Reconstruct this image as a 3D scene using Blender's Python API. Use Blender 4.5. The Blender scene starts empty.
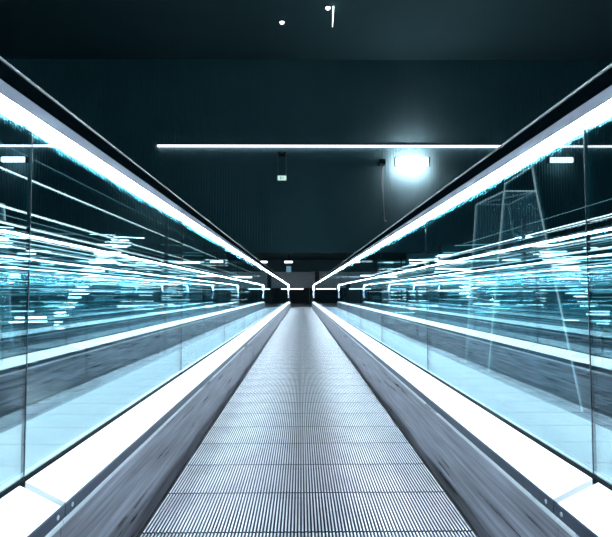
import bpy, bmesh, math, random
from mathutils import Vector, Matrix
random.seed(11)
C = bpy.context.scene.collection
S = bpy.context.scene

# ------------------------------------------------------------------ camera
F = 512.0
CAM = Vector((-0.0185, 0.0, 0.662))
R = (Matrix.Rotation(math.radians(-0.6), 3, 'Z')
     @ Matrix.Rotation(math.radians(92.75), 3, 'X')
     @ Matrix.Rotation(math.radians(-0.1), 3, 'Z'))
cd = bpy.data.cameras.new('camera')
cd.sensor_width = 36.0
cd.lens = 36.0 * F / 612.0
cd.clip_start = 0.02
cam = bpy.data.objects.new('camera', cd)
cam.matrix_world = Matrix.Translation(CAM) @ R.to_4x4()
C.objects.link(cam)
S.camera = cam


def at(px, py, Y):
    """the point of the place seen at a pixel, at distance Y along the walkway"""
    d = R @ Vector(((px - 306.0) / F, -(py - 268.5) / F, -1.0))
    return CAM + d * (Y / d.y)


# ------------------------------------------------------------------ materials
def new_mat(name):
    m = bpy.data.materials.new(name)
    m.use_nodes = True
    nt = m.node_tree
    nt.nodes.clear()
    out = nt.nodes.new('ShaderNodeOutputMaterial')
    return m, nt, out


def N(nt, typ, **kw):
    n = nt.nodes.new(typ)
    for k, v in kw.items():
        setattr(n, k, v)
    return n


def surf(name, col, rough=0.5, metal=0.0, var=0.15, scale=(6, 6, 6), rvar=0.1, bump=0.0, spec=0.5, detail=4.0):
    m, nt, out = new_mat(name)
    p = N(nt, 'ShaderNodeBsdfPrincipled')
    tc = N(nt, 'ShaderNodeTexCoord')
    mp = N(nt, 'ShaderNodeMapping')
    mp.inputs['Scale'].default_value = scale
    nz = N(nt, 'ShaderNodeTexNoise')
    nz.inputs['Scale'].default_value = 1.0
    nz.inputs['Detail'].default_value = detail
    nt.links.new(tc.outputs['Object'], mp.inputs['Vector'])
    nt.links.new(mp.outputs[0], nz.inputs['Vector'])
    cr = N(nt, 'ShaderNodeValToRGB')
    cr.color_ramp.elements[0].position = 0.3
    cr.color_ramp.elements[1].position = 0.7
    lo = [max(0, c * (1 - var)) for c in col]
    hi = [min(1, c * (1 + var)) for c in col]
    cr.color_ramp.elements[0].color = (*lo, 1)
    cr.color_ramp.elements[1].color = (*hi, 1)
    nt.links.new(nz.outputs[0], cr.inputs[0])
    nt.links.new(cr.outputs[0], p.inputs['Base Color'])
    mr = N(nt, 'ShaderNodeMapRange')
    mr.inputs[1].default_value = 0.3
    mr.inputs[2].default_value = 0.7
    mr.inputs[3].default_value = max(0.02, rough - rvar)
    mr.inputs[4].default_value = min(1, rough + rvar)
    nt.links.new(nz.outputs[0], mr.inputs[0])
    nt.links.new(mr.outputs[0], p.inputs['Roughness'])
    p.inputs['Metallic'].default_value = metal
    p.inputs['Specular IOR Level'].default_value = spec
    if bump:
        b = N(nt, 'ShaderNodeBump')
        b.inputs['Strength'].default_value = bump
        b.inputs['Distance'].default_value = 0.01
        nt.links.new(nz.outputs[0], b.inputs['Height'])
        nt.links.new(b.outputs[0], p.inputs['Normal'])
    nt.links.new(p.outputs[0], out.inputs[0])
    return m


def glow(name, col, strength):
    m, nt, out = new_mat(name)
    e = N(nt, 'ShaderNodeEmission')
    e.inputs[0].default_value = (*col, 1)
    e.inputs[1].default_value = strength
    nt.links.new(e.outputs[0], out.inputs[0])
    return m


def glass(name, tint, refl, r0, power, haze=0.0, hazecol=(0.5, 0.7, 0.75)):
    """clear pane: transparent and mirror-like, more mirror at grazing angles"""
    m, nt, out = new_mat(name)
    lw = N(nt, 'ShaderNodeLayerWeight')
    lw.inputs['Blend'].default_value = 0.5
    pw = N(nt, 'ShaderNodeMath', operation='POWER')
    pw.inputs[1].default_value = power
    nt.links.new(lw.outputs['Facing'], pw.inputs[0])
    mr = N(nt, 'ShaderNodeMapRange')
    mr.inputs[3].default_value = r0
    mr.inputs[4].default_value = 0.95
    nt.links.new(pw.outputs[0], mr.inputs[0])
    tr = N(nt, 'ShaderNodeBsdfTransparent')
    tr.inputs[0].default_value = (*tint, 1)
    gl = N(nt, 'ShaderNodeBsdfGlossy')
    gl.inputs['Color'].default_value = (*refl, 1)
    gl.inputs['Roughness'].default_value = 0.0
    base = tr
    if haze:
        df = N(nt, 'ShaderNodeBsdfDiffuse')
        df.inputs[0].default_value = (*hazecol, 1)
        tl = N(nt, 'ShaderNodeBsdfTranslucent')
        tl.inputs[0].default_value = (*hazecol, 1)
        ad = N(nt, 'ShaderNodeMixShader')
        ad.inputs[0].default_value = 0.5
        nt.links.new(df.outputs[0], ad.inputs[1])
        nt.links.new(tl.outputs[0], ad.inputs[2])
        mx0 = N(nt, 'ShaderNodeMixShader')
        mx0.inputs[0].default_value = haze
        nt.links.new(tr.outputs[0], mx0.inputs[1])
        nt.links.new(ad.outputs[0], mx0.inputs[2])
        base = mx0
    mx = N(nt, 'ShaderNodeMixShader')
    nt.links.new(mr.outputs[0], mx.inputs[0])
    nt.links.new(base.outputs[0], mx.inputs[1])
    nt.links.new(gl.outputs[0], mx.inputs[2])
    nt.links.new(mx.outputs[0], out.inputs[0])
    return m


M = {}
M['rubber'] = surf('black_rubber', (0.002, 0.006, 0.008), 0.95, 0, 0.1, (8, 8, 8), 0.02, spec=0.0)
M['highlight'] = surf('painted_highlight', (0.8, 0.83, 0.86), 0.4, 0.0, 0.1, (2, 0.8, 2), 0.05)
M['alu'] = surf('satin_aluminium', (0.40, 0.40, 0.49), 0.5, 0.0, 0.06, (3, 3, 3), 0.05)
M['deck'] = surf('white_deck_metal', (0.86, 0.91, 0.93), 0.38, 0.0, 0.03, (3, 2, 3), 0.06)
M['edge'] = surf('edge_profile_metal', (0.045, 0.065, 0.10), 0.32, 0.8, 0.2, (8, 1.2, 8), 0.04)
M['lip'] = surf('polished_lip', (0.62, 0.66, 0.69), 0.3, 0.3, 0.05, (10, 2, 10), 0.05)
M['skirt'] = surf('brushed_skirt_steel', (0.25, 0.255, 0.30), 0.36, 0.65, 0.7, (60, 2.6, 80), 0.1, 0.0, detail=6.0)
M['rib'] = surf('pallet_aluminium', (0.44, 0.45, 0.495), 0.40, 0.5, 0.3, (7, 3, 7), 0.1, detail=6.0)
M['groove'] = surf('pallet_groove', (0.028, 0.040, 0.062), 0.7, 0.0, spec=0.15)
M['dark'] = surf('dark_metal', (0.02, 0.03, 0.035), 0.5, 0.3)
M['gasket'] = surf('black_gasket', (0.003, 0.006, 0.008), 0.7, spec=0.05)
M['cladding'] = surf('cladding_steel', (0.16, 0.22, 0.26), 0.4, 0.6, 0.15, (2, 2, 2))
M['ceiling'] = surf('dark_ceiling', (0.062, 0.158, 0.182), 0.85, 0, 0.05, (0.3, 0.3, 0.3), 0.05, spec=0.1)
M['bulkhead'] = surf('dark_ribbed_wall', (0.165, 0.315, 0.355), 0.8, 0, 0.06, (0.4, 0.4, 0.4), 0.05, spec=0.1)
M['floor'] = surf('dark_floor', (0.03, 0.06, 0.07), 0.28, 0, 0.2, (0.7, 0.7, 0.7), 0.08)
M['landing'] = surf('landing_steel', (0.45, 0.52, 0.58), 0.4, 0.4, 0.1, (3, 3, 3))
M['farfloor'] = surf('far_floor', (0.10, 0.13, 0.15), 0.4, 0, 0.1, (1, 1, 1))
M['greywall'] = surf('grey_wall', (0.62, 0.65, 0.68), 0.7, 0, 0.06, (0.6, 0.6, 0.6))
M['tealpanel'] = surf('teal_haze_panel', (0.02, 0.11, 0.145), 0.35, 0, 0.5, (3, 3, 6), 0.1)
M['steel'] = surf('pale_steel', (0.80, 0.87, 0.9), 0.35, 0.1, 0.08, (4, 4, 4))
M['white'] = surf('white_paint', (0.7, 0.74, 0.76), 0.5)
M['led'] = glow('handrail_led', (0.74, 0.90, 1.0), 340.0)
M['fill_out'] = glow('outer_fill', (0.82, 0.93, 1.0), 135.0)
M['fill'] = glow('wall_fill_glow', (0.85, 0.92, 1.0), 5.0)
M['pendant'] = glow('pendant_light', (0.9, 0.93, 1.0), 8.0)
M['tube'] = glow('cool_tube', (0.85, 0.97, 1.0), 3.6)
M['tube_dim'] = glow('dim_streak', (0.42, 0.82, 0.95), 0.9)
M['bar'] = glow('cool_streak', (0.80, 0.97, 1.0), 6.0)
M['bar_hot'] = glow('bright_streak', (0.88, 0.98, 1.0), 17.0)
M['added_glow'] = glow('pylon_added_glow', (0.62, 0.82, 0.9), 1.1)
M['ceil_bar'] = glow('ceiling_bar', (0.92, 0.94, 1.0), 5.0)
M['bar_dim'] = glow('teal_streak', (0.30, 0.75, 0.88), 0.7)
M['line'] = glow('line_light', (0.90, 0.88, 1.0), 3.5)
M['flood'] = glow('flood_light', (1.0, 0.84, 0.87), 56.0)
M['flood_dim'] = glow('flood_light_dim', (0.93, 0.95, 1.0), 4.0)
M['spot'] = glow('spot_light', (0.9, 0.97, 1.0), 5.0)
M['exit'] = glow('exit_face', (0.62, 0.95, 0.86), 1.0)
M['exitmark'] = glow('exit_mark', (0.30, 0.62, 0.56), 0.8)
M['signblue'] = glow('sign_blue', (0.25, 0.55, 0.75), 0.5)
M['glass'] = glass('balustrade_glass', (0.86, 0.96, 0.98), (0.75, 0.955, 1.0), 0.26, 2.3)
M['pylonglass'] = glass('pylon_glass', (0.86, 0.94, 0.96), (0.8, 0.95, 1.0), 0.05, 4.0, 0.28, (0.5, 0.72, 0.8))


# ------------------------------------------------------------------ mesh helpers
class MB:
    def __init__(s):
        s.bm = bmesh.new()

    def box(s, x0, x1, y0, y1, z0, z1):
        v = [s.bm.verts.new(p) for p in ((x0, y0, z0), (x1, y0, z0), (x1, y1, z0), (x0, y1, z0),
                                         (x0, y0, z1), (x1, y0, z1), (x1, y1, z1), (x0, y1, z1))]
        for f in ((3, 2, 1, 0), (4, 5, 6, 7), (0, 1, 5, 4), (1, 2, 6, 5), (2, 3, 7, 6), (3, 0, 4, 7)):
            s.bm.faces.new([v[i] for i in f])
        return s

    def prism(s, sec, y0, y1):
        """section [(x, z)...] extruded along y"""
        a = [s.bm.verts.new((x, y0, z)) for x, z in sec]
        b = [s.bm.verts.new((x, y1, z)) for x, z in sec]
        n = len(sec)
        for i in range(n):
            j = (i + 1) % n
            s.bm.faces.new((a[i], a[j], b[j], b[i]))
        s.bm.faces.new(a[::-1])
        s.bm.faces.new(b)
        return s

    def plate(s, poly, x0, x1):
        """outline [(y, z)...] given thickness in x"""
        a = [s.bm.verts.new((x0, y, z)) for y, z in poly]
        b = [s.bm.verts.new((x1, y, z)) for y, z in poly]
        n = len(poly)
        for i in range(n):
            j = (i + 1) % n
            s.bm.faces.new((a[i], a[j], b[j], b[i]))
        s.bm.faces.new(a[::-1])
        s.bm.faces.new(b)
        return s

    def tube(s, p, q, r, n=10, r2=None):
        p, q = Vector(p), Vector(q)
        d = (q - p).normalized()
        u = d.orthogonal().normalized()
        w = d.cross(u)
        r2 = r if r2 is None else r2
        A, B = [], []
        for i in range(n):
            t = 2 * math.pi * i / n
            o = u * math.cos(t) + w * math.sin(t)
            A.append(s.bm.verts.new(p + o * r))
            B.append(s.bm.verts.new(q + o * r2))
        for i in range(n):
            j = (i + 1) % n
            s.bm.faces.new((A[i], A[j], B[j], B[i]))
        s.bm.faces.new(A[::-1])
        s.bm.faces.new(B)
        return s

    def ball(s, c, r, sz=1.0):
        bmesh.ops.create_uvsphere(s.bm, u_segments=14, v_segments=8, radius=r,
                                  matrix=Matrix.Translation(Vector(c)) @ Matrix.Diagonal((1, 1, sz, 1)))
        return s

    def sweep(s, sec, path):
        """section [(x, n)...] carried along path [(y, z, ny, nz)...], n measured along (ny, nz)"""
        rings = []
        for y, z, ny, nz in path:
            rings.append([s.bm.verts.new((x, y + n * ny, z + n * nz)) for x, n in sec])
        m = len(sec)
        for a, b in zip(rings[:-1], rings[1:]):
            for i in range(m):
                j = (i + 1) % m
                s.bm.faces.new((a[i], a[j], b[j], b[i]))
        s.bm.faces.new(rings[0][::-1])
        s.bm.faces.new(rings[-1])
        return s

    def solid(s, pts, faces):
        v = [s.bm.verts.new(p) for p in pts]
        for f in faces:
            s.bm.faces.new([v[i] for i in f])
        return s

    def build(s, name, mat, parent=None, bevel=0.0, smooth=False):
        bm = s.bm
        if bevel:
            bmesh.ops.bevel(bm, geom=list(bm.edges), offset=bevel, segments=2, affect='EDGES', profile=0.5)
        bmesh.ops.recalc_face_normals(bm, faces=bm.faces)
        me = bpy.data.meshes.new(name)
        bm.to_mesh(me)
        bm.free()
        me.materials.append(mat)
        if smooth:
            for p in me.polygons:
                p.use_smooth = True
        o = bpy.data.objects.new(name, me)
        C.objects.link(o)
        if parent:
            o.parent = parent
            o.matrix_parent_inverse = Matrix.Translation(parent.location).inverted() if parent.rotation_euler.z == 0 else Matrix()
        return o


def tag(o, label, cat, group=None):
    o['label'] = label
    o['category'] = cat
    if group:
        o['group'] = group
    return o


def thing(name, label, cat, loc=(0, 0, 0), group=None, rz=0.0):
    o = bpy.data.objects.new(name, None)
    o.empty_display_size = 0.2
    o.location = loc
    o.rotation_euler = (0, 0, rz)
    C.objects.link(o)
    return tag(o, label, cat, group)


def struct(o):
    o['kind'] = 'structure'
    return o


# ------------------------------------------------------------------ measures of the walkway
HALF = 0.470          # skirt face
GL = 0.557            # glass inner face
GT = 0.006            # glass thickness
DZ0, DZ1 = 0.261, 0.302   # deck inner and outer height
BELTZ = 0.025
HZ = 1.037            # handrail centre height
Y0, YE = -1.6, 22.3   # near end (behind the camera) and far end
RN = 0.30             # newel radius
FLOOR = -0.5
P0, PITCH = 1.02 - 2 * 1.32, 1.32    # glass joints

# ------------------------------------------------------------------ setting
struct(MB().box(-45, 45, -8, 22.6, FLOOR - 0.1, FLOOR).build('floor', M['floor']))
struct(MB().box(-45, 45, 22.6, 40, FLOOR - 0.1, 0.0).build('floor_far', M['farfloor']))
WY = 24.0
p = at(300, 146.6, WY)
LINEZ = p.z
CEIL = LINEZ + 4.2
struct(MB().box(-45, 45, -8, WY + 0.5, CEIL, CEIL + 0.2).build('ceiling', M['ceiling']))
BZ = at(300, 252, WY).z
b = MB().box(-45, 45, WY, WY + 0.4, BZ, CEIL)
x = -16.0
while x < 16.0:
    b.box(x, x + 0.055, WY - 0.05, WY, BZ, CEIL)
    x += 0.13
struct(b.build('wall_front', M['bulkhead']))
LOWC = BZ + 0.35
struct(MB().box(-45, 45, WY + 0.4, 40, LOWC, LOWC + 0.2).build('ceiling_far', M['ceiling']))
struct(MB().box(-45, 45, 38.0, 38.3, 0, LOWC).build('wall_back', M['bulkhead']))
GW = at(300, 272, 37.8).z
struct(MB().box(-14, 14, 37.8, 38.0, 0, GW).build('trim_1', M['greywall']))
a, c = at(311, 267, 37.6), at(352, 267, 37.6)
struct(MB().box(a.x, c.x, 37.6, 37.8, 0, a.z).build('trim_2', M['greywall']))
a, c = at(315, 267, 37), at(319, 267, 37)
struct(MB().box(a.x, c.x, 36.8, 37.1, 0, LOWC).build('trim_3', M['dark']))

BM = at(300, 271.5, 35.0).z
struct(MB().box(-14, 14, 34.9, 35.1, BM, LOWC).build('trim_5', M['bulkhead']))  # beam put in to hide the added wall light behind it
t = thing('wall_fill', 'long added unseen light washing the grey wall past the walkway end', 'light', (0, 35.2, LOWC))  # added light, out of view, to brighten the grey wall
MB().box(-13, 13, 35.15, 35.3, LOWC - 0.06, LOWC - 0.001).build('housing', M['dark'], t)
MB().box(-13, 13, 35.16, 35.29, LOWC - 0.09, LOWC - 0.061).build('diffuser', M['fill'], t)

# landing plate at the far end
t = thing('landing_plate', 'pale steel landing plate where the walkway belt ends', 'floor plate', (0, YE, 0))
MB().box(-0.462, 0.462, YE - 0.10, YE + 0.58, -0.003, BELTZ + 0.004).build('comb_plate', M['landing'], t)
MB().box(-0.75, 0.75, YE + 0.58, YE + 3.6, 0.001, BELTZ + 0.006).build('tread_plate', M['landing'], t)

# ------------------------------------------------------------------ moving belt: pallets
PP = 0.27
belt = thing('walkway_belt', 'grey ribbed metal pallet belt running between the balustrades', 'moving walkway', (0, 0, 0))
NR = 96
bw = HALF - 0.027
bm = MB()
pitch = 2 * bw / NR
for i in range(NR):
    xc = -bw + (i + 0.5) * pitch
    if abs(xc) < 0.004:
        continue
    w = pitch * 0.27
    off = 0.0015 if i % 2 else 0.0
    zt = 0.0
    bm.prism([(xc - w, -0.016), (xc + w, -0.016), (xc + w * 0.85, zt - 0.001), (xc + w * 0.6, zt), (xc - w * 0.6, zt), (xc - w * 0.85, zt - 0.001)],
             0.004 + off, PP - 0.0035 + off)
prib = bm.build('tread_ribs', M['rib'])
prib.data.materials.append(M['groove'])
for f in prib.data.polygons:
    if f.normal.z < 0.3:
        f.material_index = 1
pb = MB().box(-bw, -0.003, 0.006, PP - 0.006, -0.026, -0.0162).box(0.003, bw, 0.006, PP - 0.006, -0.026, -0.0162).build('pallet', M['groove'])
npal = int((YE - 0.1 - Y0) / PP)
for k in range(npal):
    y = Y0 + 0.028 + k * PP
    if k == 0:
        q, r = pb, prib
    else:
        q, r = pb.copy(), prib.copy()
        C.objects.link(q)
        C.objects.link(r)
    q.parent = belt
    q.location = (0, y, BELTZ)
    r.parent = q
struct(MB().box(-HALF - 0.02, HALF + 0.02, Y0, YE - 0.10, -0.10, -0.004).build('trim_4', M['dark']))


# ------------------------------------------------------------------ balustrades
def rounded_path(yend, z, r, back=0.25, n=14):
    pts = [(Y0, z, 0, 1)]
    k = 24
    for i in range(1, k + 1):
        pts.append((Y0 + (yend - Y0) * i / k, z, 0, 1))
    for i in range(1, n + 1):
        a = math.pi * i / n
        pts.append((yend + r * math.sin(a), z - r + r * math.cos(a), math.sin(a), math.cos(a)))
    pts.append((yend - back, z - 2 * r, 0, -1))
    return pts


def mirror(sec, s):
    return [(s * x, n) for x, n in sec]


path = rounded_path(YE + 0.2, HZ, RN)


def balustrade(s, label, hlabel):
    t = thing('balustrade', label, 'balustrade', (s * GL, YE * 0.5, 0), 'balustrades of the walkway')
    g = 'balustrade'
    # glass panes
    k = 0
    y = P0
    while y < YE:
        y1 = min(y + PITCH, YE + 0.2)
        if YE - y1 < 0.5 * PITCH:
            y1 = YE + 0.2
        gap = 0.0026
        x0, x1 = sorted((s * GL, s * (GL + GT)))
        ztop, zb = HZ - 0.0165, DZ1 - 0.03
        if y1 >= YE:
            poly = [(y + gap, zb), (y1, zb)]
            rr = RN - 0.0165
            zc = HZ - RN
            for i in range(13):
                a = -math.pi / 2 + math.pi * i / 12
                poly.append((y1 + rr * math.cos(a), zc + rr * math.sin(a)))
            poly.append((y + gap, ztop))
            gp = MB().plate(poly, x0, x1).build('glass_pane', M['glass'], t)
            MB().box(x0, x1, y + gap - 0.0012, y + gap - 0.0002, zb, ztop).build('polished_edge', M['cladding'], gp)
            break
        gp = MB().box(x0, x1, y + gap, y1 - gap, zb, ztop).build('glass_pane', M['glass'], t)
        MB().box(x0, x1, y + gap - 0.0012, y + gap - 0.0002, zb, ztop).build('polished_edge', M['cladding'], gp)
        MB().box(x0, x1, y1 - gap + 0.0002, y1 - 0.0002, zb, ztop).build('joint_seal', M['gasket'], gp)
        y = y1
    # gasket at the glass foot
    MB().prism(mirror([(GL - 0.007, DZ1 - 0.01), (GL - 0.0006, DZ1 - 0.01), (GL - 0.0006, DZ1 + 0.004), (GL - 0.007, DZ1 + 0.0015)], s), Y0, YE + 0.2).build('glass_gasket', M['gasket'], t)
    # sloped inner deck panels, edge profile and skirt
    j = [Y0, 1.0]
    while j[-1] + 2.64 < YE:
        j.append(j[-1] + 2.64)
    j.append(YE + 0.25)
    for y0, y1 in zip(j[:-1], j[1:]):
        MB().prism(mirror([(HALF, DZ0 - 0.012), (GL - 0.008, DZ1 - 0.017), (GL - 0.008, DZ1 - 0.002), (HALF, DZ0)], s), y0 + 0.010, y1 - 0.010).build('deck_panel', M['deck'], t)
        e = MB().prism(mirror([(HALF - 0.003, DZ0 - 0.024), (HALF + 0.004, DZ0 - 0.024), (HALF + 0.004, DZ0 - 0.013), (HALF - 0.0005, DZ0 + 0.0015), (HALF - 0.003, DZ0 - 0.001)], s), y0 + 0.0012, y1 - 0.0012).build('edge_profile', M['edge'], t)
        for yy in (y0 + 0.03, y1 - 0.03):
            xc = s * (HALF - 0.003)
            MB().tube((xc + s * 0.002, yy, DZ0 - 0.012), (xc - s * 0.0012, yy, DZ0 - 0.012), 0.0045, 10).build('screw', M['lip'], e)
        sk = MB().prism(mirror([(HALF, -0.003), (HALF + 0.01, -0.003), (HALF + 0.01, DZ0 - 0.026), (HALF, DZ0 - 0.026)], s), y0 - 0.009, y1 - 0.011).build('skirt_panel', M['skirt'], t)
        MB().prism(mirror([(HALF - 0.0045, DZ0 - 0.034), (HALF, DZ0 - 0.034), (HALF, DZ0 - 0.0245), (HALF - 0.003, DZ0 - 0.0245), (HALF - 0.0045, DZ0 - 0.028)], s), y0 - 0.009, y1 - 0.011).build('skirt_lip', M['lip'], sk)
    MB().prism(mirror([(HALF + 0.006, DZ0 - 0.03), (GL - 0.010, DZ1 - 0.035), (GL - 0.010, DZ1 - 0.020), (HALF + 0.006, DZ0 - 0.014)], s), Y0, YE + 0.25).build('deck_support', M['gasket'], t)
    # outer deck and cladding
    MB().prism(mirror([(GL + GT + 0.001, DZ1 - 0.02), (0.80, DZ1 - 0.02), (0.81, DZ1 - 0.012), (0.80, DZ1 - 0.004), (GL + GT + 0.001, DZ1 - 0.004)], s), Y0, YE + 0.25).build('outer_deck', M['deck'], t)
    MB().prism(mirror([(0.812, DZ1 - 0.025), (0.822, DZ1 - 0.025), (0.822, DZ1 + 0.004), (0.812, DZ1 + 0.004)], s), Y0, YE + 0.25).build('outer_trim', M['edge'], t)
    cl = MB().box(min(s * 0.785, s * 0.81), max(s * 0.785, s * 0.81), Y0, YE + 0.25, FLOOR, DZ1 - 0.02)
    cl.build('cladding', M['cladding'], t)
    # profile under the handrail and its light
    pr = [(0.5225, -0.0148), (0.5225, -0.0150), (0.5395, -0.0216), (GL - 0.0006, -0.0282), (GL - 0.0006, -0.0148)]
    MB().sweep(mirror(pr, s), path).build('rail_profile', M['alu'], t)
    po = [(GL + GT + 0.0006, -0.0148), (GL + GT + 0.0006, -0.0300), (0.585, -0.0270), (0.600, -0.0148)]
    MB().sweep(mirror(po, s), path).build('rail_profile', M['alu'], t)
    led = [(0.5465, -0.02437), (GL - 0.0026, -0.02748), (GL - 0.0026, -0.0277), (0.5465, -0.02457)]
    MB().sweep(mirror(led, s), path[:31]).build('light_strip', M['led'], t)
    led = [(0.5690, -0.0301), (0.5840, -0.0274), (0.5840, -0.0284), (0.5690, -0.0311)]
    MB().sweep(mirror(led, s), path[:28]).build('light_strip', M['fill_out'], t)  # outer strip added to brighten the outer deck
    # rubber handrail
    h = []
    hw, hh = 0.040, 0.0195
    cx = GL + 0.005
    for i in range(24):
        a = 2 * math.pi * i / 24
        ca, sa = math.cos(a), math.sin(a)
        ex = 0.55
        h.append((cx + hw * math.copysign(abs(ca) ** ex, ca), 0.005 + hh * math.copysign(abs(sa) ** ex, sa)))
    o = MB().sweep(mirror(h, s), path).build('handrail', M['rubber'], None, smooth=True)
    bd = [(cx - 0.0368 + 0.0028 * math.cos(2 * math.pi * i / 8), 0.0222 + 0.0028 * math.sin(2 * math.pi * i / 8)) for i in range(8)]
    MB().sweep(mirror(bd, s), path).build('edge_highlight', M['highlight'], o, smooth=True)  # pale line standing in for the highlight along the rubber's top edge
    tag(o, hlabel, 'handrail', 'handrails of the walkway')
    return t


balustrade(-1, 'glass balustrade with glowing strip along the belt edge opposite the tapered pylon', 'black rubber handrail above the glass opposite the tapered pylon')
balustrade(1, 'glass balustrade with glowing strip in front of the tapered glass pylon', 'black rubber handrail above the glass in front of the tapered pylon')


# ------------------------------------------------------------------ tapered pylon behind the right glass
def pylon():
    tA, tC, tB, tD = at(476, 204, 4.62), at(508, 205, 4.62), at(504, 191, 4.0), at(536, 191, 4.0)
    zt = (tA.z + tC.z + tB.z + tD.z) / 4
    fA, fC, fB, fD = at(461.6, 425, 4.66), at(548, 425, 4.66), at(482, 444, 3.96), at(589, 444, 3.96)
    top = [Vector((v.x, v.y, zt)) for v in (tA, tC, tD, tB)]
    bot = [Vector((v.x, v.y, FLOOR)) for v in (fA, fC, fD, fB)]
    ctr = sum(bot, Vector()) / 4
    t = thing('glass_pylon', 'tall tapered glass pylon with pale metal edges made to glow on the right', 'pylon', ctr)
    for i in range(4):
        j = (i + 1) % 4
        MB().solid([bot[i], bot[j], top[j], top[i]] + [v + (Vector((ctr.x, ctr.y, v.z)) - v).normalized() * 0.012 for v in (bot[i], bot[j], top[j], top[i])],
                   [(0, 1, 2, 3), (7, 6, 5, 4), (0, 4, 5, 1), (1, 5, 6, 2), (2, 6, 7, 3), (3, 7, 4, 0)]).build('glass_face', M['pylonglass'], t)
    for i in range(4):
        MB().tube(bot[i], top[i], 0.0065, 8).build('edge_bar', M['added_glow'], t)  # emission put into the metal edges so they look bright
        MB().tube(top[i], top[(i + 1) % 4], 0.006, 8).build('top_bar', M['added_glow'], t)
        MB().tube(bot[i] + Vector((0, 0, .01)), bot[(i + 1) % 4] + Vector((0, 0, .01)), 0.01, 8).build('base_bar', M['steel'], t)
    MB().tube(top[2], top[0], 0.005, 8).build('top_brace', M['added_glow'], t)
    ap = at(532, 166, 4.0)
    MB().tube(top[2], ap, 0.008, 8).build('mast', M['added_glow'], t)
    MB().tube(ap, at(505, 184, 4.25), 0.005, 8).build('mast_stay', M['added_glow'], t)
    MB().tube(at(505, 184, 4.25), top[0].lerp(top[1], 0.8), 0.005, 8).build('mast_stay', M['added_glow'], t)
    d0 = bot[0].lerp(top[0], 0.38)
    d1 = bot[2].lerp(top[2], 0.72)
    MB().tube(d0, d1, 0.012, 8).build('diagonal_brace', M['steel'], t)


pylon()


# ------------------------------------------------------------------ added tube gantries standing in for light streaks in the glass
def gantry(s, X, tubes, ys, label):
    t = thing('streak_gantry', label, 'streak gantry', (s * X, 12, FLOOR), 'added streak gantries beside the walkway')
    zmax = max(z for z, *_ in tubes) + 0.1
    for y in ys:
        MB().box(s * X + 0.03 - 0.02, s * X + 0.03 + 0.02, y - 0.02, y + 0.02, FLOOR, zmax).build('post', M['dark'], t)
    for z, r, m, ya, yb in tubes:
        o = MB().tube((s * X - r - 0.002 + 0.01 - 0.0, ya, z), (s * X - r - 0.002 + 0.01, yb, z), r, 10).build('streak_tube', M[m], t)


def zr(X, ratio):
    return CAM.z + ratio * X


def bundle(X, rows, k):
    return [(zr(X, q), r * k, m, ya, yb) for q, r, m, ya, yb in rows]


gantry(-1, 1.75, bundle(1.75, [
    (.495, .004, 'tube_dim', 1, 9), (.415, .011, 'tube', 0.8, 20), (.29, .013, 'tube', 0.8, 21), (.262, .005, 'tube_dim', 1, 14),
    (.236, .012, 'tube', 1, 21), (.196, .006, 'tube', 1, 20), (.178, .009, 'tube_dim', 1, 19), (.160, .009, 'tube', 1.5, 21),
    (.138, .007, 'tube_dim', 1, 21), (.122, .009, 'tube', 3.4, 20), (.100, .006, 'tube_dim', 1, 21), (.082, .007, 'tube', 4.2, 17),
    (.062, .006, 'tube_dim', 2, 21), (.040, .007, 'tube', 5, 18), (.018, .006, 'tube_dim', 3, 21)], 0.52),
       [2.6, 6.5, 10.5, 14.5, 18.5], 'added row of dark posts with tubes as light streaks facing the side without pylon')
gantry(1, 2.45, bundle(2.45, [
    (.246, .005, 'tube', 2, 19), (.188, .012, 'tube', 2, 21), (.168, .006, 'tube_dim', 2, 21), (.148, .010, 'tube', 2, 21),
    (.128, .006, 'tube_dim', 3, 21), (.110, .009, 'tube', 4.5, 20), (.088, .007, 'tube_dim', 2, 21), (.064, .008, 'tube', 5.5, 19),
    (.042, .006, 'tube_dim', 3, 21), (.02, .007, 'tube', 7, 20)], 0.66),
       [3.2, 7.0, 11.0, 15.0, 19.0], 'added row of dark posts with tubes as light streaks behind the tapered pylon')


# added racks of bright bars, in place of streaked reflections in the glass
def rack(px, Yd, ang, W, ylo, yhi, nb, label, group, bright=0.5, diag=0):
    base = at(px, 293, Yd)
    t = thing('streak_rack', label, 'streak rack', (base.x, Yd, FLOOR), group, math.radians(ang))
    z0 = at(px, yhi, Yd).z - FLOOR
    z1 = at(px, ylo, Yd).z - FLOOR
    for sx in (-1, 1):
        MB().box(sx * W / 2 - 0.02, sx * W / 2 + 0.02, -0.02, 0.02, 0, z1 + 0.05).build('post', M['dark'], t)
    MB().box(-W / 2, W / 2, -0.015, 0.0, max(0.05, z0 - 0.25), z1 + 0.03).build('haze_panel', M['tealpanel'], t)  # added panel standing in for the teal haze in the glass
    for i in range(nb):
        f = (i + random.random() * 0.9) / nb
        z = z0 + (z1 - z0) * f
        if diag and i % 3:
            L = W * random.uniform(0.08, 0.24)
            xc = W * (-0.34 + 0.62 * (f if diag > 0 else 1 - f)) + random.uniform(-0.06, 0.06) * W
            br = True
            hot = True
        else:
            L = W * random.choice((0.08, 0.12, 0.18, 0.25, 0.3, 0.45, 0.7, 0.95))
            xc = (random.random() - 0.5) * (W - L)
            br = random.random() < bright
            hot = False
        r = random.uniform(0.005, 0.012) * Yd / 9
        MB().tube((xc - L / 2, -0.016 - r, z), (xc + L / 2, -0.016 - r, z), r, 8).build('streak_bar', M['bar_hot' if hot else 'bar' if br else 'bar_dim'], t)


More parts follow.
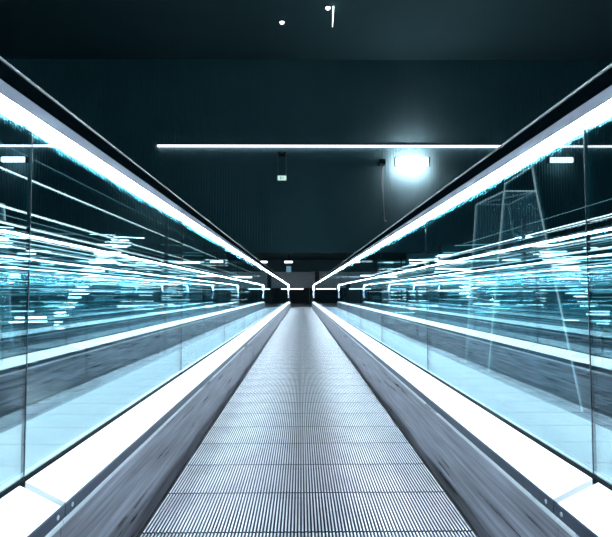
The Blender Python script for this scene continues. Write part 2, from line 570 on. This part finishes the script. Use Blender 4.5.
lg, rg = 'added racks of streak bars opposite the pylon', 'added racks of streak bars on the pylon side'
LR = [
    (8, 7.0, 30, 2.0, 224, 296, 16, 'nearest added rack of short streak bars on the side opposite the pylon', 0.4, 0),
    (86, 9.4, 24, 2.6, 232, 324, 34, 'broad added rack with a slanting cluster of streak bars opposite the pylon', 0.45, 1),
    (152, 12.6, 26, 2.6, 244, 316, 26, 'third added rack of streak bars from the near end opposite the pylon', 0.5, 0),
    (196, 16.0, 22, 2.2, 254, 312, 22, 'fourth added rack of streak bars from the near end opposite the pylon', 0.5, 0),
    (228, 20.0, 18, 2.0, 262, 307, 16, 'farthest added rack of streak bars opposite the pylon', 0.5, 0),
]
for q in LR:
    rack(*q[:7], q[7], lg, q[8], q[9])
RR = [
    (606, 7.2, -26, 1.5, 238, 300, 10, 'nearest added rack of streak bars on the pylon side', 0.25, 0),
    (540, 8.6, -20, 1.8, 246, 320, 28, 'added rack with a slanting cluster of streak bars just behind the pylon', 0.4, -1),
    (474, 10.6, -22, 1.8, 252, 328, 26, 'third added rack of streak bars from the near end on the pylon side', 0.5, -1),
    (427, 14.0, -24, 1.8, 260, 314, 22, 'fourth added rack of streak bars from the near end on the pylon side', 0.5, 0),
    (388, 20.0, -20, 1.6, 266, 308, 16, 'farthest added rack of streak bars on the pylon side', 0.5, 0),
]
for q in RR:
    rack(*q[:7], q[7], rg, q[8], q[9])

# ------------------------------------------------------------------ high wall: line light, lamps, conduit, exit sign
a, c = at(158, 146, WY), at(640, 147, WY)
t = thing('line_light', 'long thin white line light along the top of the dark wall', 'light', (0, WY - 0.1, LINEZ))
MB().box(a.x, c.x, WY - 0.10, WY - 0.0502, LINEZ + 0.04, LINEZ + 0.09).build('housing', M['dark'], t)
MB().box(a.x, c.x, WY - 0.13, WY - 0.0502, LINEZ - 0.04, LINEZ + 0.04).build('diffuser', M['line'], t)


def flood(px, py, w, h, m, label, off):
    c = at(px, py, WY - off)
    t = thing('wall_lamp', label, 'lamp', c, 'lamps on the dark wall')
    MB().box(c.x - w / 2, c.x + w / 2, c.y - 0.08, c.y + 0.08, c.z - h / 2, c.z + h / 2).build('diffuser', M[m], t, 0.075)
    for sx in (-1, 1):
        xx = c.x + sx * (w / 2 + 0.03)
        MB().box(xx - 0.03, xx + 0.03, c.y - 0.1, c.y + 0.1, c.z - h / 2 - 0.02, c.z + h / 2 + 0.02).build('end_cap', M['dark'], t)
        xx = c.x + sx * w * 0.3
        MB().box(xx - 0.02, xx + 0.02, c.y + 0.07, WY - 0.052, c.z - 0.02, c.z + 0.02).build('bracket', M['dark'], t)


flood(412, 162, 1.5, 0.38, 'flood', 'glaring white lamp with bright halo on the dark wall', 0.62)
flood(561, 160, 1.15, 0.26, 'flood_dim', 'smaller white lamp on the dark wall seen through glass above the pylon', 0.5)

# bracket with drop pipe beside the lamp
a, e = at(381.5, 166, WY - 0.5), at(384.5, 221, WY - 0.5)
t = thing('bracket_pipe', 'dark bracket with thin pale drop pipe left of the glaring lamp', 'pipe', a)
MB().box(a.x - 0.12, a.x + 0.18, a.y - 0.06, WY - 0.0502, a.z + 0.10, a.z + 0.32).build('bracket', M['dark'], t, 0.01)
MB().tube((a.x, a.y, a.z + 0.12), (e.x, e.y, e.z), 0.045, 10, 0.025).build('drop_pipe', M['white'], t)
MB().ball((e.x + 0.05, e.y, e.z), 0.06).build('end_nozzle', M['white'], t)

# exit sign
c = at(282, 178, WY - 0.7)
ppm = F / c.y
w, h = 9.2 / ppm, 5.2 / ppm
t = thing('exit_sign', 'small lit green-white sign hanging by two wires below the line light', 'sign', c)
MB().box(c.x - w / 2, c.x + w / 2, c.y, c.y + 0.06, c.z - h / 2, c.z + h / 2).build('sign_box', M['white'], t, 0.006)
f = MB().box(c.x - w / 2 + .012, c.x + w / 2 - .012, c.y - 0.008, c.y - 0.0005, c.z - h / 2 + .012, c.z + h / 2 - .012).build('sign_face', M['exit'], t)
g = MB()
yy0, yy1 = c.y - 0.012, c.y - 0.0085
g.box(c.x - 0.10, c.x - 0.02, yy0, yy1, c.z - 0.07, c.z + 0.07)
g.build('pictogram', M['exitmark'], f)
g = MB()
g.tube((c.x + .045, (yy0 + yy1) / 2, c.z + .055), (c.x + .045, yy0, c.z + .055), 0.017, 10)
g.box(c.x + .03, c.x + .06, yy0, yy1, c.z - .015, c.z + .035)
g.box(c.x + .055, c.x + .095, yy0, yy1, c.z + .005, c.z + .02)
g.box(c.x + .0, c.x + .035, yy0, yy1, c.z + .012, c.z + .026)
g.box(c.x + .048, c.x + .062, yy0, yy1, c.z - .07, c.z - .015)
g.box(c.x + .005, c.x + .045, yy0, yy1, c.z - .03, c.z - .015)
g.build('pictogram', M['exitmark'], f)
top = at(282, 153, WY - 0.7).z
for sx in (-1, 1):
    MB().tube((c.x + sx * (w / 2 - .02), c.y + .03, c.z + h / 2), (c.x + sx * (w / 2 - .02), c.y + .03, top), 0.010, 8).build('hanger', M['steel'], t)
MB().box(c.x - w / 2, c.x + w / 2, c.y + 0.01, WY - 0.052, top, top + 0.05).build('hanger_bracket', M['dark'], t)
MB().ball((c.x, c.y, top + 0.03), 0.04).build('indicator', M['white'], t)


# ceiling spots
def spot(px, py, r, label):
    d = R @ Vector(((px - 306.0) / F, -(py - 268.5) / F, -1.0))
    k = (CEIL - 0.04 - CAM.z) / d.z
    c = CAM + d * k
    t = thing('ceiling_spot', label, 'light', (c.x, c.y, CEIL), 'spots in the high ceiling')
    MB().tube((c.x, c.y, CEIL), (c.x, c.y, CEIL - 0.05), r * 1.25, 16).build('trim_ring', M['dark'], t)
    MB().ball((c.x, c.y, CEIL - 0.05), r, 0.8).build('bulb', M['spot'], t)
    return c


spot(282, 22, 0.095, 'single white ceiling spot left of the pair, high in the dark')
c = spot(328, 7.5, 0.10, 'white ceiling spot right beside the short hanging light rod')
c2 = at(333.3, 6.5, c.y + 0.0)
c3 = at(332.5, 27, c.y + 0.0)
t = thing('pendant_rod', 'short pale hanging light rod beside the upper ceiling spot', 'light', (c2.x, c2.y, CEIL))
MB().tube((c2.x, c2.y, CEIL), (c2.x, c2.y, c2.z), 0.03, 8).build('mount', M['dark'], t)
MB().tube((c2.x, c2.y, c2.z), (c3.x, c3.y, c3.z), 0.034, 10, 0.012).build('light_rod', M['tube'], t)

# ------------------------------------------------------------------ beyond the end: counters, lights, hanging sign
for ba, bb, pa, pb_, lab in ((272, 309.4, 283, 303.5, 'dark counter with lit white top edge straight ahead past the walkway end'),
                             (309.8, 342, 314.5, 336.6, 'dark counter with lit white top edge right of the gap past the walkway end')):
    a, e, b0, b1 = at(pa, 289, 33), at(pb_, 289, 33), at(ba, 289, 33), at(bb, 289, 33)
    t = thing('counter', lab, 'counter', ((b0.x + b1.x) / 2, 33.3, 0), 'counters past the walkway end')
    MB().box(b0.x, b1.x, 33.02, 33.7, 0.0, a.z + 0.03).build('body', M['dark'], t)
    MB().box(b0.x, b1.x, 32.99, 33.75, a.z + 0.03, a.z + 0.07).build('top', M['dark'], t)
    MB().box(a.x, e.x, 32.975, 33.018, a.z - 0.025, a.z + 0.03).build('light_edge', M['line'], t)
for x0, x1, yy, m, lab in (
        (261, 267, 262, 'pendant', 'short ceiling light left of the bluish hanging sign'),
        (284.5, 292.5, 262, 'pendant', 'short ceiling light above the bluish hanging sign'),
        (174, 211, 258.5, 'ceil_bar', 'long horizontal ceiling light glimpsed highest through the glass opposite the pylon'),
        (232, 260, 276, 'ceil_bar', 'low horizontal light bar glimpsed through the glass left of the walkway end'),
        (383, 428, 262.5, 'ceil_bar', 'longest horizontal ceiling light glimpsed through the glass on the pylon side'),
        (360, 372, 261.5, 'ceil_bar', 'short ceiling light glimpsed just under the handrail on the pylon side'),
        (331, 359, 277, 'ceil_bar', 'low horizontal light bar glimpsed through the glass right of the walkway end')):
    a, e = at(x0, yy, 30), at(x1, yy, 30)
    xm = (a.x + e.x) / 2
    t = thing('pendant_light', lab, 'light', (xm, 30, LOWC), 'short lights past the walkway end')
    MB().box(a.x, e.x, 29.95, 30.05, a.z - 0.045, a.z + 0.045).build('diffuser', M[m], t)
    MB().box(a.x - 0.02, e.x + 0.02, 29.93, 30.07, a.z + 0.046, a.z + 0.08).build('housing', M['dark'], t)
    MB().box(xm - 0.015, xm + 0.015, 29.985, 30.015, a.z + 0.08, LOWC).build('stem', M['dark'], t)
a = at(288.7, 269, 30.4)
t = thing('hanging_sign', 'small bluish lit sign hanging under the short ceiling light', 'sign', (a.x, 30.4, LOWC))
MB().box(a.x - 0.14, a.x + 0.14, 30.38, 30.44, a.z - 0.19, a.z + 0.17).build('sign_face', M['signblue'], t)
for sx in (-1, 1):
    MB().box(a.x + sx * 0.11 - 0.008, a.x + sx * 0.11 + 0.008, 30.40, 30.42, a.z + 0.17, LOWC).build('hanger', M['dark'], t)

# ------------------------------------------------------------------ night ambience and output
w = bpy.data.worlds.new('night')
S.world = w
w.use_nodes = True
bg = w.node_tree.nodes['Background']
bg.inputs[0].default_value = (0.18, 0.78, 1.0, 1)
bg.inputs[1].default_value = 0.145

S.view_settings.view_transform = 'Standard'
S.view_settings.look = 'None'
S.view_settings.gamma = 1.0
S.view_settings.exposure = 0.0
S.cycles.use_denoising = True
S.cycles.max_bounces = 14
S.cycles.glossy_bounces = 8
S.cycles.transparent_max_bounces = 48
S.cycles.sample_clamp_indirect = 90.0
S.cycles.caustics_reflective = False
S.cycles.caustics_refractive = False
